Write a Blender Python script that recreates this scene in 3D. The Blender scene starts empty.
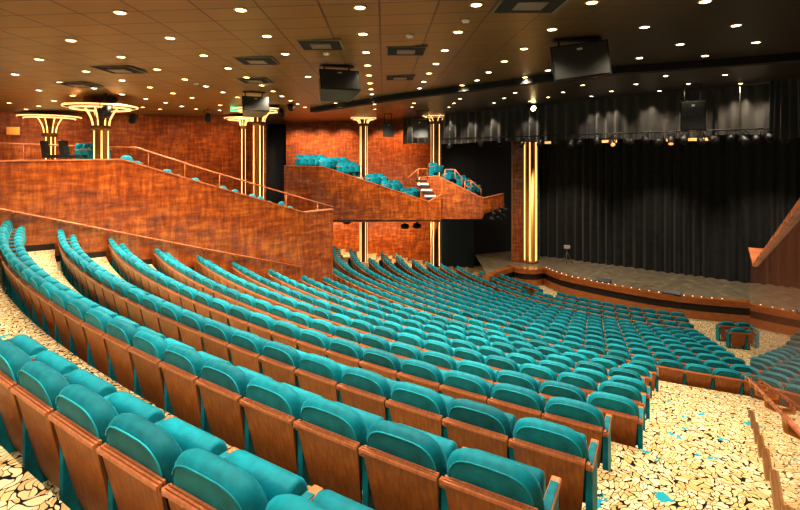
import bpy, bmesh, math, random
from mathutils import Vector, Matrix
random.seed(7)
C = bpy.context.scene.collection
PI = math.pi
# ---------------------------------------------------------------- camera model
F, CX, CY, CZ = 477.5, 383.7, 156.0, 7.7
def P(px, py, Y):            # point of the place seen at a pixel, at a depth
    return Vector(((px-CX)/F*Y, Y, CZ-(py-CY)/F*Y))
def PZ(px, py, z):           # same, on a horizontal plane z below / above the eye
    return P(px, py, -z*F/(py-CY))
CA, CB, CC = 2.03, .0344, .0132
def ceil_z(x, y): return CZ+CA+CB*x+CC*y
def PC(px, py):              # on the ceiling
    k = (CY-py)/F; kx = (px-CX)/F
    Y = CA/(k-CB*kx-CC)
    return Vector((kx*Y, Y, ceil_z(kx*Y, Y)))
def to_px(p):
    return (CX+F*p[0]/p[1], CY-F*(p[2]-CZ)/p[1])
cam = bpy.data.cameras.new('camera'); co = bpy.data.objects.new('camera', cam); C.objects.link(co)
co.location = (0, 0, CZ); co.rotation_euler = (PI/2, 0, 0)
cam.sensor_width = 36; cam.sensor_fit = 'HORIZONTAL'; cam.lens = F/800*36
cam.shift_x = (400-CX)/800; cam.shift_y = -(255-CY)/800
cam.clip_start = .05; cam.clip_end = 200
bpy.context.scene.camera = co

# ---------------------------------------------------------------- materials
MAT = {}
def mat(name):
    m = bpy.data.materials.new(name); m.use_nodes = True
    nt = m.node_tree; b = nt.nodes['Principled BSDF']; MAT[name] = m
    return m, nt, b
def N(nt, t, **kw):
    n = nt.nodes.new(t)
    for k, v in kw.items():
        if k in n.inputs: n.inputs[k].default_value = v
        else: setattr(n, k, v)
    return n
def L(nt, a, b): nt.links.new(a, b)
def ramp(nt, stops, interp='LINEAR'):
    r = nt.nodes.new('ShaderNodeValToRGB'); r.color_ramp.interpolation = interp
    e = r.color_ramp.elements
    while len(e) < len(stops): e.new(.5)
    for i, (p, c) in enumerate(stops): e[i].position = p; e[i].color = (*c, 1)
    return r
def plain(name, col, rough=.6, metal=0, spec=.5, emit=None, es=1):
    m, nt, b = mat(name)
    b.inputs['Base Color'].default_value = (*col, 1); b.inputs['Roughness'].default_value = rough
    b.inputs['Metallic'].default_value = metal; b.inputs['Specular IOR Level'].default_value = spec
    n = N(nt, 'ShaderNodeTexNoise', Scale=30.0); bp = N(nt, 'ShaderNodeBump', Strength=.05)
    L(nt, n.outputs['Fac'], bp.inputs['Height']); L(nt, bp.outputs['Normal'], b.inputs['Normal'])
    if emit:
        b.inputs['Emission Color'].default_value = (*emit, 1); b.inputs['Emission Strength'].default_value = es
    return m
def mix(nt, fac, a, b, blend='MIX'):
    n = nt.nodes.new('ShaderNodeMix'); n.data_type = 'RGBA'; n.blend_type = blend
    for s, v in ((0, fac), (6, a), (7, b)):
        if isinstance(v, (int, float)): n.inputs[s].default_value = v
        elif isinstance(v, tuple): n.inputs[s].default_value = (*v, 1)
        else: L(nt, v, n.inputs[s])
    return n.outputs[2]
def math_(nt, op, a, b=None):
    n = nt.nodes.new('ShaderNodeMath'); n.operation = op
    for i, v in enumerate((a, b)):
        if v is None: continue
        if isinstance(v, (int, float)): n.inputs[i].default_value = v
        else: L(nt, v, n.inputs[i])
    return n.outputs[0]
def velvet(name, dark, light):
    m, nt, b = mat(name)
    oi = N(nt, 'ShaderNodeObjectInfo'); tc = N(nt, 'ShaderNodeTexCoord')
    n = N(nt, 'ShaderNodeTexNoise', Scale=6.0, Detail=7.0, Roughness=.65); L(nt, tc.outputs['Object'], n.inputs['Vector'])
    r = ramp(nt, [(.3, dark), (.7, light)]); L(nt, n.outputs['Fac'], r.inputs['Fac'])
    v = math_(nt, 'POWER', oi.outputs['Random'], .6)
    v = math_(nt, 'ADD', math_(nt, 'MULTIPLY', v, .6), .5)
    hs = N(nt, 'ShaderNodeHueSaturation'); L(nt, r.outputs['Color'], hs.inputs['Color']); L(nt, v, hs.inputs['Value'])
    L(nt, hs.outputs['Color'], b.inputs['Base Color'])
    b.inputs['Roughness'].default_value = .6; b.inputs['Specular IOR Level'].default_value = .25
    b.inputs['Sheen Weight'].default_value = .35; b.inputs['Sheen Roughness'].default_value = .35
    b.inputs['Sheen Tint'].default_value = (.2, .85, 1, 1)
    n2 = N(nt, 'ShaderNodeTexNoise', Scale=260.0); bp = N(nt, 'ShaderNodeBump', Strength=.12)
    L(nt, tc.outputs['Object'], n2.inputs['Vector']); L(nt, n2.outputs['Fac'], bp.inputs['Height']); L(nt, bp.outputs['Normal'], b.inputs['Normal'])
    return m
velvet('velvet', (.0, .15, .20), (.0, .34, .475))
velvet('velvet_piping', (.01, .42, .55), (.03, .55, .70))
def wood(name, dark, light, rough=.4, scale=(40, 40, 2.5), coat=.0, rnd=0):
    m, nt, b = mat(name)
    tc = N(nt, 'ShaderNodeTexCoord'); mp = N(nt, 'ShaderNodeMapping'); mp.inputs['Scale'].default_value = scale
    L(nt, tc.outputs['Object'], mp.inputs['Vector'])
    n = N(nt, 'ShaderNodeTexNoise', Scale=1.0, Detail=6.0, Roughness=.6); L(nt, mp.outputs['Vector'], n.inputs['Vector'])
    r = ramp(nt, [(.3, dark), (.7, light)]); L(nt, n.outputs['Fac'], r.inputs['Fac'])
    col = r.outputs['Color']
    if rnd:
        oi = N(nt, 'ShaderNodeObjectInfo'); hs = N(nt, 'ShaderNodeHueSaturation'); L(nt, col, hs.inputs['Color'])
        L(nt, math_(nt, 'ADD', math_(nt, 'MULTIPLY', oi.outputs['Random'], rnd), 1-rnd/2), hs.inputs['Value']); col = hs.outputs['Color']
    L(nt, col, b.inputs['Base Color'])
    b.inputs['Roughness'].default_value = rough; b.inputs['Coat Weight'].default_value = coat; b.inputs['Coat Roughness'].default_value = .08
    bp = N(nt, 'ShaderNodeBump', Strength=.08); L(nt, n.outputs['Fac'], bp.inputs['Height']); L(nt, bp.outputs['Normal'], b.inputs['Normal'])
    return m
wood('seat_wood', (.25, .080, .017), (.46, .168, .038), .36, rnd=.3)
wood('seat_ledge', (.45, .15, .06), (.62, .25, .12), .3)
wood('arm_wood', (.42, .14, .045), (.60, .24, .09), .3, (40, 3, 40))
wood('rail_wood', (.40, .13, .05), (.62, .24, .12), .25, (6, 6, 6))
wood('stage_wood', (.32, .10, .025), (.52, .19, .05), .25, (3, 3, 30), .4)
def burl(name, a, b_, c, rough, coat, cell=1.9, vert=False):
    m, nt, b = mat(name)
    tc = N(nt, 'ShaderNodeTexCoord'); mp = N(nt, 'ShaderNodeMapping')
    mp.inputs['Scale'].default_value = (cell*2.6, cell*2.6, cell*.45)
    L(nt, tc.outputs['Object'], mp.inputs['Vector'])
    vo = N(nt, 'ShaderNodeTexNoise', Scale=1.0, Detail=5.0, Roughness=.7)
    L(nt, mp.outputs['Vector'], vo.inputs['Vector'])
    sep = N(nt, 'ShaderNodeSeparateColor'); L(nt, vo.outputs['Fac'], sep.inputs[0])
    mp2 = N(nt, 'ShaderNodeMapping'); mp2.inputs['Scale'].default_value = (7, 7, 1.4) if vert else (1.6, 1.6, 7)
    L(nt, tc.outputs['Object'], mp2.inputs['Vector'])
    n = N(nt, 'ShaderNodeTexNoise', Scale=1.0, Detail=7.0, Roughness=.65); L(nt, mp2.outputs['Vector'], n.inputs['Vector'])
    f = math_(nt, 'ADD', math_(nt, 'MULTIPLY', n.outputs['Fac'], .55), math_(nt, 'MULTIPLY', sep.outputs[0], .5))
    r = ramp(nt, [(.36, a), (.52, b_), (.70, c)]); L(nt, f, r.inputs['Fac'])
    L(nt, r.outputs['Color'], b.inputs['Base Color'])
    b.inputs['Roughness'].default_value = rough; b.inputs['Coat Weight'].default_value = coat; b.inputs['Coat Roughness'].default_value = .02 if coat > .9 else .05
    b.inputs['Coat IOR'].default_value = 2.4 if coat > .9 else 1.9
    bp = N(nt, 'ShaderNodeBump', Strength=.04); L(nt, n.outputs['Fac'], bp.inputs['Height']); L(nt, bp.outputs['Normal'], b.inputs['Normal'])
    return m
burl('wall_burl', (.10, .018, .004), (.29, .064, .008), (.60, .20, .028), .35, .5, 3.2)
burl('wall_satin', (.10, .018, .004), (.29, .064, .008), (.60, .20, .028), .5, .0, 3.2)
burl('wall_gloss', (.16, .042, .012), (.30, .085, .02), (.42, .135, .033), .3, 1.0, 1.2, True)
# carpet: gold petals with black outlines and teal sprigs
m, nt, b = mat('carpet')
tc = N(nt, 'ShaderNodeTexCoord')
big = N(nt, 'ShaderNodeTexVoronoi', Scale=3.2); big.voronoi_dimensions = '2D'; L(nt, tc.outputs['Object'], big.inputs['Vector'])
sep = N(nt, 'ShaderNodeSeparateColor'); L(nt, big.outputs['Color'], sep.inputs[0])
rot = N(nt, 'ShaderNodeVectorRotate'); rot.rotation_type = 'Z_AXIS'; L(nt, tc.outputs['Object'], rot.inputs['Vector'])
L(nt, math_(nt, 'MULTIPLY', sep.outputs[0], 6.28), rot.inputs['Angle'])
mp = N(nt, 'ShaderNodeMapping'); mp.inputs['Scale'].default_value = (25, 10.5, 1)
wn = N(nt, 'ShaderNodeTexNoise', Scale=7.0, Detail=1.0); L(nt, tc.outputs['Object'], wn.inputs['Vector'])
ws = N(nt, 'ShaderNodeVectorMath'); ws.operation = 'SCALE'; ws.inputs['Scale'].default_value = .16; L(nt, wn.outputs['Color'], ws.inputs[0])
wa = N(nt, 'ShaderNodeVectorMath'); wa.operation = 'ADD'; L(nt, rot.outputs[0], wa.inputs[0]); L(nt, ws.outputs[0], wa.inputs[1])
L(nt, wa.outputs[0], mp.inputs['Vector'])
ed = N(nt, 'ShaderNodeTexVoronoi', Scale=1.0, Randomness=.8); ed.voronoi_dimensions = '2D'; ed.feature = 'DISTANCE_TO_EDGE'; L(nt, mp.outputs[0], ed.inputs['Vector'])
ce = N(nt, 'ShaderNodeTexVoronoi', Scale=1.0, Randomness=.8); ce.voronoi_dimensions = '2D'; L(nt, mp.outputs[0], ce.inputs['Vector'])
s2 = N(nt, 'ShaderNodeSeparateColor'); L(nt, ce.outputs['Color'], s2.inputs[0])
line = ramp(nt, [(.04, (0, 0, 0)), (.075, (1, 1, 1))])
rd = ramp(nt, [(.55, (1, 1, 1)), (.66, (0, 0, 0))]); L(nt, ce.outputs['Distance'], rd.inputs['Fac'])
L(nt, math_(nt, 'MULTIPLY', math_(nt, 'MINIMUM', ed.outputs['Distance'], 1.0), rd.outputs['Color']), line.inputs['Fac'])
pet = ramp(nt, [(0, (.56, .40, .18)), (.6, (.74, .60, .36)), (1, (.82, .74, .55))]); L(nt, s2.outputs[0], pet.inputs['Fac'])
c1 = mix(nt, line.outputs['Color'], (.012, .009, .006), pet.outputs['Color'])
sp = N(nt, 'ShaderNodeTexVoronoi', Scale=1.25, Randomness=.9); sp.voronoi_dimensions = '2D'
nz = N(nt, 'ShaderNodeTexNoise', Scale=9.0, Detail=2.0); L(nt, tc.outputs['Object'], nz.inputs['Vector'])
wv = N(nt, 'ShaderNodeVectorMath'); wv.operation = 'ADD'; L(nt, tc.outputs['Object'], wv.inputs[0])
sc_ = N(nt, 'ShaderNodeVectorMath'); sc_.operation = 'SCALE'; sc_.inputs['Scale'].default_value = .32; L(nt, nz.outputs['Color'], sc_.inputs[0]); L(nt, sc_.outputs[0], wv.inputs[1])
L(nt, wv.outputs[0], sp.inputs['Vector'])
spm = math_(nt, 'LESS_THAN', sp.outputs['Distance'], .07)
c2 = mix(nt, spm, c1, (.02, .36, .5))
L(nt, c2, b.inputs['Base Color']); b.inputs['Roughness'].default_value = .9; b.inputs['Specular IOR Level'].default_value = .1
# ceiling: brown metal panels with seams
m, nt, b = mat('ceiling_panels')
tc = N(nt, 'ShaderNodeTexCoord'); br = N(nt, 'ShaderNodeTexBrick'); br.offset = 0; br.offset_frequency = 1
br.inputs['Scale'].default_value = 1; br.inputs['Brick Width'].default_value = .83; br.inputs['Row Height'].default_value = .6
br.inputs['Mortar Size'].default_value = .017; br.inputs['Mortar Smooth'].default_value = .3
br.inputs['Color1'].default_value = (.27, .172, .055, 1); br.inputs['Color2'].default_value = (.23, .145, .046, 1); br.inputs['Mortar'].default_value = (.045, .026, .012, 1)
mp = N(nt, 'ShaderNodeMapping'); mp.inputs['Location'].default_value = (.06, 0, 0); L(nt, tc.outputs['Object'], mp.inputs['Vector']); L(nt, mp.outputs[0], br.inputs['Vector'])
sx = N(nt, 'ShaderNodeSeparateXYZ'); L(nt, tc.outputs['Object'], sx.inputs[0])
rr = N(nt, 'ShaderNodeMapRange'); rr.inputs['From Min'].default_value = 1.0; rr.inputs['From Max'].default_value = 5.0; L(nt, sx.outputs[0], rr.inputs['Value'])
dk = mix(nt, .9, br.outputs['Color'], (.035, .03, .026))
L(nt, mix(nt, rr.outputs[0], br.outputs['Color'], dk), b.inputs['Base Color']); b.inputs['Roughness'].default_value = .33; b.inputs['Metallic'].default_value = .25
plain('black_metal', (.012, .012, .013), .45); plain('black_gloss', (.02, .02, .022), .25)
plain('speaker_grille', (.03, .035, .035), .6); plain('dark_slot', (.006, .006, .006), .8)
plain('grey_metal', (.25, .24, .22), .4, .6); plain('white_plastic', (.7, .68, .62), .5)
plain('dark_wall', (.012, .013, .016), .7); plain('navy_wall', (.012, .03, .045), .5)
plain('gold', (.52, .25, .06), .42, .6); plain('dark_gold', (.22, .11, .03), .4, .5)
plain('trim_dark', (.02, .012, .008), .6)
plain('glow_lamp', (1, .8, .5), .5, emit=(1, .72, .36), es=14)
plain('glow_strip', (1, .8, .5), .5, emit=(1, .60, .20), es=1.5)
plain('glow_soft', (1, .8, .5), .5, emit=(1, .6, .25), es=1.3)
plain('glow_white', (1, 1, 1), .5, emit=(1, .9, .75), es=.9)
plain('glow_orange', (1, .6, .3), .5, emit=(1, .42, .12), es=.9)
plain('glow_green', (.1, .6, .3), .5, emit=(.05, .8, .3), es=1.2)
plain('blue_glow', (.05, .2, .5), .5, emit=(.04, .22, .6), es=.5)
plain('red_seat', (.3, .06, .02), .5); plain('ring_metal', (.7, .55, .35), .3, .8)
m, nt, b = mat('black_cloth')
tc = N(nt, 'ShaderNodeTexCoord'); n = N(nt, 'ShaderNodeTexNoise', Scale=3.0); L(nt, tc.outputs['Object'], n.inputs['Vector'])
r = ramp(nt, [(.3, (.007, .0065, .0065)), (.8, (.018, .017, .016))]); L(nt, n.outputs['Fac'], r.inputs['Fac']); L(nt, r.outputs['Color'], b.inputs['Base Color'])
b.inputs['Roughness'].default_value = .85; b.inputs['Sheen Weight'].default_value = .25
m, nt, b = mat('valance_cloth')
b.inputs['Base Color'].default_value = (.05, .046, .042, 1); b.inputs['Roughness'].default_value = .75; b.inputs['Sheen Weight'].default_value = .4
m, nt, b = mat('stage_floor')
tc = N(nt, 'ShaderNodeTexCoord'); n = N(nt, 'ShaderNodeTexNoise', Scale=2.5, Detail=9.0, Roughness=.75); L(nt, tc.outputs['Object'], n.inputs['Vector'])
r = ramp(nt, [(.38, (.13, .11, .075)), (.58, (.26, .22, .155)), (.7, (.6, .55, .45))]); L(nt, n.outputs['Fac'], r.inputs['Fac']); L(nt, r.outputs['Color'], b.inputs['Base Color'])
b.inputs['Roughness'].default_value = .35

# ---------------------------------------------------------------- mesh helpers
class MB:
    def __init__(s): s.v = []; s.f = []; s.m = []; s.sm = []
    def add(s, vs, fs, mi=0, smooth=False):
        o = len(s.v); s.v += [tuple(v) for v in vs]; s.f += [tuple(i+o for i in f) for f in fs]
        s.m += [mi]*len(fs); s.sm += [smooth]*len(fs); return s
    def box(s, a, b, M=None, mi=0):
        vs = [Vector((x, y, z)) for x in (a[0], b[0]) for y in (a[1], b[1]) for z in (a[2], b[2])]
        if M: vs = [M @ v for v in vs]
        return s.add(vs, [(0,1,3,2),(4,6,7,5),(0,4,5,1),(2,3,7,6),(0,2,6,4),(1,5,7,3)], mi)
    def bbox(s, a, b, r=.01, M=None, mi=0):      # box with chamfered edges
        bm = bmesh.new(); bmesh.ops.create_cube(bm, size=1)
        for v in bm.verts: v.co = Vector([(a[i]+b[i])/2+v.co[i]*(b[i]-a[i]) for i in range(3)])
        bmesh.ops.bevel(bm, geom=bm.edges[:], offset=r, segments=2, affect='EDGES', profile=.6)
        bm.verts.index_update()
        vs = [v.co.copy() for v in bm.verts]
        if M: vs = [M @ v for v in vs]
        s.add(vs, [[v.index for v in f.verts] for f in bm.faces], mi); bm.free(); return s
    def tube(s, pts, r, n=8, mi=0, closed=False, radii=None):
        pts = [Vector(p) for p in pts]; k = len(pts); vs = []
        for i, p in enumerate(pts):
            a = pts[(i-1) % k] if closed or i > 0 else p; c = pts[(i+1) % k] if closed or i < k-1 else p
            t = (c-a).normalized(); up = Vector((0, 0, 1)) if abs(t.z) < .95 else Vector((1, 0, 0))
            x = t.cross(up).normalized(); y = x.cross(t); rr = radii[i] if radii else r
            vs += [p+(x*math.cos(2*PI*j/n)+y*math.sin(2*PI*j/n))*rr for j in range(n)]
        fs = [(i*n+j, i*n+(j+1) % n, ((i+1) % k)*n+(j+1) % n, ((i+1) % k)*n+j) for i in range(k if closed else k-1) for j in range(n)]
        if not closed: fs += [tuple(range(n))[::-1], tuple((k-1)*n+j for j in range(n))]
        return s.add(vs, fs, mi, True)
    def lathe(s, prof, n=16, c=(0, 0, 0), mi=0, M=None):
        vs = []
        for r, z in prof:
            for j in range(n):
                v = Vector((r*math.cos(2*PI*j/n), r*math.sin(2*PI*j/n), z))
                if M: v = M @ v
                vs.append(v+Vector(c))
        k = len(prof)
        fs = [(i*n+j, i*n+(j+1) % n, (i+1)*n+(j+1) % n, (i+1)*n+j) for i in range(k-1) for j in range(n)]
        fs += [tuple(range(n))[::-1], tuple((k-1)*n+j for j in range(n))]
        return s.add(vs, fs, mi, True)
    def loft(s, rings, mi=0, smooth=True, cap=True):
        n = len(rings[0]); vs = [v for r in rings for v in r]; k = len(rings)
        fs = [(i*n+j, i*n+(j+1) % n, (i+1)*n+(j+1) % n, (i+1)*n+j) for i in range(k-1) for j in range(n)]
        if cap: fs += [tuple(range(n))[::-1], tuple((k-1)*n+j for j in range(n))]
        return s.add(vs, fs, mi, smooth)
    def mesh(s, name, mats):
        me = bpy.data.meshes.new(name); me.from_pydata(s.v, [], s.f)
        for m_ in mats: me.materials.append(MAT[m_])
        me.polygons.foreach_set('material_index', s.m); me.polygons.foreach_set('use_smooth', s.sm)
        bm = bmesh.new(); bm.from_mesh(me); bmesh.ops.recalc_face_normals(bm, faces=bm.faces[:]); bm.to_mesh(me); bm.free()
        me.update(); return me
    def obj(s, name, mats, parent=None):
        if isinstance(mats, str): mats = [mats]
        o = bpy.data.objects.new(name, s.mesh(name, mats)); C.objects.link(o)
        if parent: o.parent = parent
        return o
def tag(o, label=None, cat=None, group=None, kind=None):
    if label: o['label'] = label
    if cat: o['category'] = cat
    if group: o['group'] = group
    if kind: o['kind'] = kind
    return o
def empty(name, loc, rz=0):
    o = bpy.data.objects.new(name, None); C.objects.link(o); o.location = loc; o.rotation_euler = (0, 0, rz); o.empty_display_size = .1
    return o
def dup(root):
    r = root.copy(); C.objects.link(r)
    for ch in root.children:
        c = ch.copy(); C.objects.link(c); c.parent = r
        for g in ch.children:
            d = g.copy(); C.objects.link(d); d.parent = c
    return r
ORD = 'first second third fourth fifth sixth seventh eighth ninth tenth eleventh twelfth thirteenth fourteenth fifteenth sixteenth seventeenth eighteenth nineteenth twentieth'.split()
ORD += ['twenty-'+w for w in ORD[:9]]+['thirtieth']+['thirty-'+w for w in ORD[:9]]
def struct(o): o['kind'] = 'structure'; return o

# ---------------------------------------------------------------- theatre seating frame
TH = 0.62057
RD = Vector((math.cos(TH), -math.sin(TH), 0)); DD = Vector((math.sin(TH), math.cos(TH), 0))
ARC = RD*-3.98717+DD*34.15079
S = .56                                        # seat pitch
def arc(R, a, z=0): p = ARC+RD*(R*math.sin(a))-DD*(R*math.cos(a)); return Vector((p.x, p.y, z))
KH = .70                                        # height of the wooden back's top above its floor
A_ROWS = [(33.005,-1.49,.0583),(31.805,-1.854,.0835),(30.66,-2.195,.0676),(29.449,-2.563,.0664),(28.248,-2.962,.0344),
          (27.027,-3.336,.0107),(25.909,-3.69,-.1644),(24.75,-4.03,.0),(23.6,-4.37,.0),(22.45,-4.70,.0)]
B_ROWS = []
for j in range(12):
    R = 21.01-1.0*j
    z = -5.09-.205*(21.01-R) if R > 12.9 else -5.09-.205*8.11-.085*(12.9-R)
    B_ROWS.append((R, z, .2066))
LEVELS = [(R, CZ+z-KH) for R, z, _ in A_ROWS]+[(R, CZ+z-KH) for R, z, _ in B_ROWS]
# floor: one stepped carpeted terrain
mb = MB(); n = 90; a0, a1 = -1.25, .62
edges = [60, 34.35]+[R+.10 for R, z in LEVELS]+[.01]
zs = [LEVELS[0][1]+.72, LEVELS[0][1]+.36]+[z for R, z in LEVELS]
FRONT = LEVELS[-1][1]
for i, z in enumerate(zs):
    ro, ri = edges[i], edges[i+1]
    if i == len(zs)-1: pass
    ringo = [arc(ro, a0+(a1-a0)*j/n, z) for j in range(n+1)]; ringi = [arc(ri, a0+(a1-a0)*j/n, z) for j in range(n+1)]
    mb.add(ringo+ringi, [(j, j+1, n+2+j, n+1+j) for j in range(n)])
    if i < len(zs)-1:
        low = [Vector((p.x, p.y, zs[i+1])) for p in ringi]
        mb.add(ringi+low, [(j, j+1, n+2+j, n+1+j) for j in range(n)])
q = [arc(12, a0+2*PI*j/48, FRONT-.012) for j in range(48)]
mb.add(q, [tuple(range(48))])
struct(mb.obj('floor', 'carpet'))

# ---------------------------------------------------------------- the theatre seat
LEAN = .22
def lean(x, y, z): return Vector((x, y+(KH-z)*LEAN, z))
def back_outline(w, top, bot, seg, inset=0):
    hw = w/2-inset; zt = top-inset; zb = bot+inset; zs_ = KH-.03; pts = []
    for i in range(seg+1):
        t = PI*i/seg; c_, s_ = math.cos(t), math.sin(t)
        pts.append((hw*math.copysign(abs(c_)**.55, c_), zs_+(zt-zs_)*abs(s_)**.72))
    pts += [(-hw, zs_-.12), (-hw*.97, zb+.03), (-hw*.9, zb), (hw*.9, zb), (hw*.97, zb+.03), (hw, zs_-.12)]
    return pts
def cushion(seg):
    mb = MB()
    prof = [(.055, .002), (.036, 0), (.03, .008), (.014, .022), (.002, .05), (0, .075), (.012, .105), (.04, .125), (.08, .132)] if seg > 8 else [(.05, 0), (.0, .05), (.012, .11), (.06, .13)]
    mb.loft([[lean(x, y, z) for x, z in back_outline(.55, .885, .30, seg, i)] for i, y in prof]); return mb
def piping():
    mb = MB(); pts = [lean(x, -.001, z) for x, z in back_outline(.55, .885, .30, 14, .034)[:15]]
    mb.tube(pts, .0045, 6); return mb
def panel(n=6):
    mb = MB(); rows = []
    zz = [.13, .16, .3, .5, .66, KH-.012]; ww = [.36, .40, .455, .49, .512, .518]
    ring_o = []; vs = []
    nx = n
    for y0 in (-.032, -.014):
        for z, w in zip(zz, ww):
            for i in range(nx+1):
                x = -w/2+w*i/nx; bow = .02*(1-(2*x/w)**2)
                vs.append(lean(x, y0-bow*.6, z))
    R_ = nx+1; K = len(zz); fs = []
    for s_ in (0, 1):
        o = s_*K*R_
        fs += [(o+r*R_+i, o+r*R_+i+1, o+(r+1)*R_+i+1, o+(r+1)*R_+i) for r in range(K-1) for i in range(nx)]
    o = K*R_
    per = [i for i in range(nx+1)]+[r*R_+nx for r in range(1, K)]+[(K-1)*R_+i for i in range(nx-1, -1, -1)]+[r*R_ for r in range(K-2, 0, -1)]
    fs += [(per[i], per[(i+1) % len(per)], o+per[(i+1) % len(per)], o+per[i]) for i in range(len(per))]
    mb.add(vs, fs, 0, False); return mb
def ledge():
    mb = MB()
    for k in range(3):
        y = -.048+.017*k
        mb.bbox((-.262, y, KH-.02+.003*k), (.262, y+.0135, KH+.004*k+.002), .003)
    return mb
def folded(seg):
    mb = MB(); rings = []
    prof = []
    for i in range(seg+1):
        t = PI*i/seg; prof.append((.078*math.cos(t), .63+.078*math.sin(t)))
    prof += [(-.073, .32), (-.045, .28), (.045, .28), (.073, .32)]
    for x, k in ((-.222, .72), (-.214, .9), (-.195, 1), (.195, 1), (.214, .9), (.222, .72)):
        cy, cz = 0, .53
        rings.append([Vector((x, .31+cy+(y-cy)*k+(KH-z)*.1, cz+(z-cz)*(1-(1-k)*.35))) for y, z in prof])
    mb.loft(rings); return mb
def arm(x):
    mb = MB(); mb.bbox((x-.03, .0, .62), (x+.03, .40, .655), .012)
    mb.bbox((x-.012, -.03, .655), (x+.012, .01, .69), .004); return mb
def side(x):
    mb = MB(); mb.bbox((x-.024, .03, 0), (x+.024, .34, .66), .006); return mb
SM = {}
SM['backrest'] = cushion(14).mesh('backrest', ['velvet']); SM['piping'] = piping().mesh('piping', ['velvet_piping'])
SM['back_panel'] = panel().mesh('back_panel', ['seat_wood']); SM['ledge'] = ledge().mesh('ledge', ['seat_ledge'])
SM['seat_cushion'] = folded(8).mesh('seat_cushion', ['velvet'])
SM['armrest'] = arm(-S/2).mesh('armrest', ['arm_wood']); SM['side_panel'] = side(-S/2).mesh('side_panel', ['velvet'])
SM['armrest_r'] = arm(S/2).mesh('armrest', ['arm_wood']); SM['side_panel_r'] = side(S/2).mesh('side_panel', ['velvet'])
def part(name, key, parent):
    o = bpy.data.objects.new(name, SM[key]); C.objects.link(o); o.parent = parent; return o
def build_seat(end):
    r = empty('theatre_seat', (0, 0, 0))
    b_ = part('backrest', 'backrest', r); part('piping', 'piping', b_)
    p_ = part('back_panel', 'back_panel', r); part('top_ledge', 'ledge', p_)
    part('seat_cushion', 'seat_cushion', r); part('armrest', 'armrest', r); part('side_panel', 'side_panel', r)
    if end: part('armrest', 'armrest_r', r); part('side_panel', 'side_panel_r', r)
    return r
# far seats: a lighter mesh with the same outline
far = MB()
def cat_mb(dst, src, mi):
    dst.add(src.v, src.f, mi, True)
cat_mb(far, cushion(8), 0); cat_mb(far, panel(2), 1)
fb = MB(); fb.box((-.262, -.045, KH-.018), (.262, -.005, KH+.006)); cat_mb(far, fb, 2)
cat_mb(far, folded(4), 0)
fb = MB(); fb.box((-S/2-.033, -.035, .655), (-S/2+.033, .38, .692)); cat_mb(far, fb, 2)
fb = MB(); fb.box((-S/2-.024, .03, 0), (-S/2+.024, .34, .66)); cat_mb(far, fb, 0)
FARM = far.mesh('theatre_seat_far', ['velvet', 'seat_wood', 'arm_wood'])

spots = []       # (position, rotz, end flag, block, row, index from the right)
def seat_px(R, a, zf): return to_px(arc(R, a, zf+.86))
def row(block, k, R, z, ph, px_left, px_right, skip=None):
    zf = CZ+z-KH; da = S/R
    a = ph+da/2
    while seat_px(R, a+da, zf)[0] < px_right and arc(R, a+da).y > .5: a += da
    while seat_px(R, a, zf)[0] > px_right: a -= da
    i = 0
    while True:
        p = arc(R, a, zf); x, y = to_px((p.x, p.y, zf+.86))
        if x < px_left or i > 60: break
        if not (skip and skip[0] < x < skip[1]):
            spots.append([p, -TH+a, i == 0, block, k, i, x, y]); i += 1
        a -= da
# (left limit, right limit) of each row as the photograph shows them
A_LIM = [(-30, 420), (0, 525), (52, 566), (104, 584), (150, 630), (192, 634), (230, 638), (266, 642), (299, 648), (318, 660)]
for k, ((R, z, ph), (l, r)) in enumerate(zip(A_ROWS, A_LIM)): row('rear', k, R, z, ph, l, r)
B_L = [318, 344, 369, 393, 416, 437, 456, 476, 495, 512, 530, 552]
B_RT = [762, 760, 752, 744, 733, 720, 708, 706, 702, 697, 690, 688]
for k, ((R, z, ph), l, r) in enumerate(zip(B_ROWS, B_L, B_RT)): row('front', k, R, z, ph, l, r)
C_L = [316, 331, 348, 369, 382, 396, 412, 427, 442, 458, 481, 500]
C_R = [338, 360, 382, 404, 424, 441, 458, 477, 495, 512, 524, 540]
C_T = [258.5, 245.5, 247.5, 251, 252, 253, 254, 254.5, 255.5, 257.5, 263.5, 268]
RC = 15.0
curves = []
for k, ((R, z, ph), l, r) in enumerate(zip(B_ROWS, C_L, C_R)):
    zf = CZ+z-KH; a = -.2
    while seat_px(R, a, zf)[0] > r-5: a -= .004
    p = arc(R, a, zf); h = a; i = 0; cv = []
    while i < 22:
        x, y = to_px((p.x, p.y, zf+.86))
        cv.append((p.copy(), h))
        if y < C_T[k] or i > 16 or x < l-1: break
        spots.append([p.copy(), -TH+h, i == 0, 'side', k, i, x, y]); i += 1
        h2 = h-S/RC; hm = (h+h2)/2
        p = p-(RD*math.cos(hm)+DD*math.sin(hm))*S; h = h2
    h2 = h-S/RC
    cv.append((p-(RD*math.cos(h)+DD*math.sin(h))*1.1, h)); curves.append((cv, zf))
mb = MB()
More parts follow.
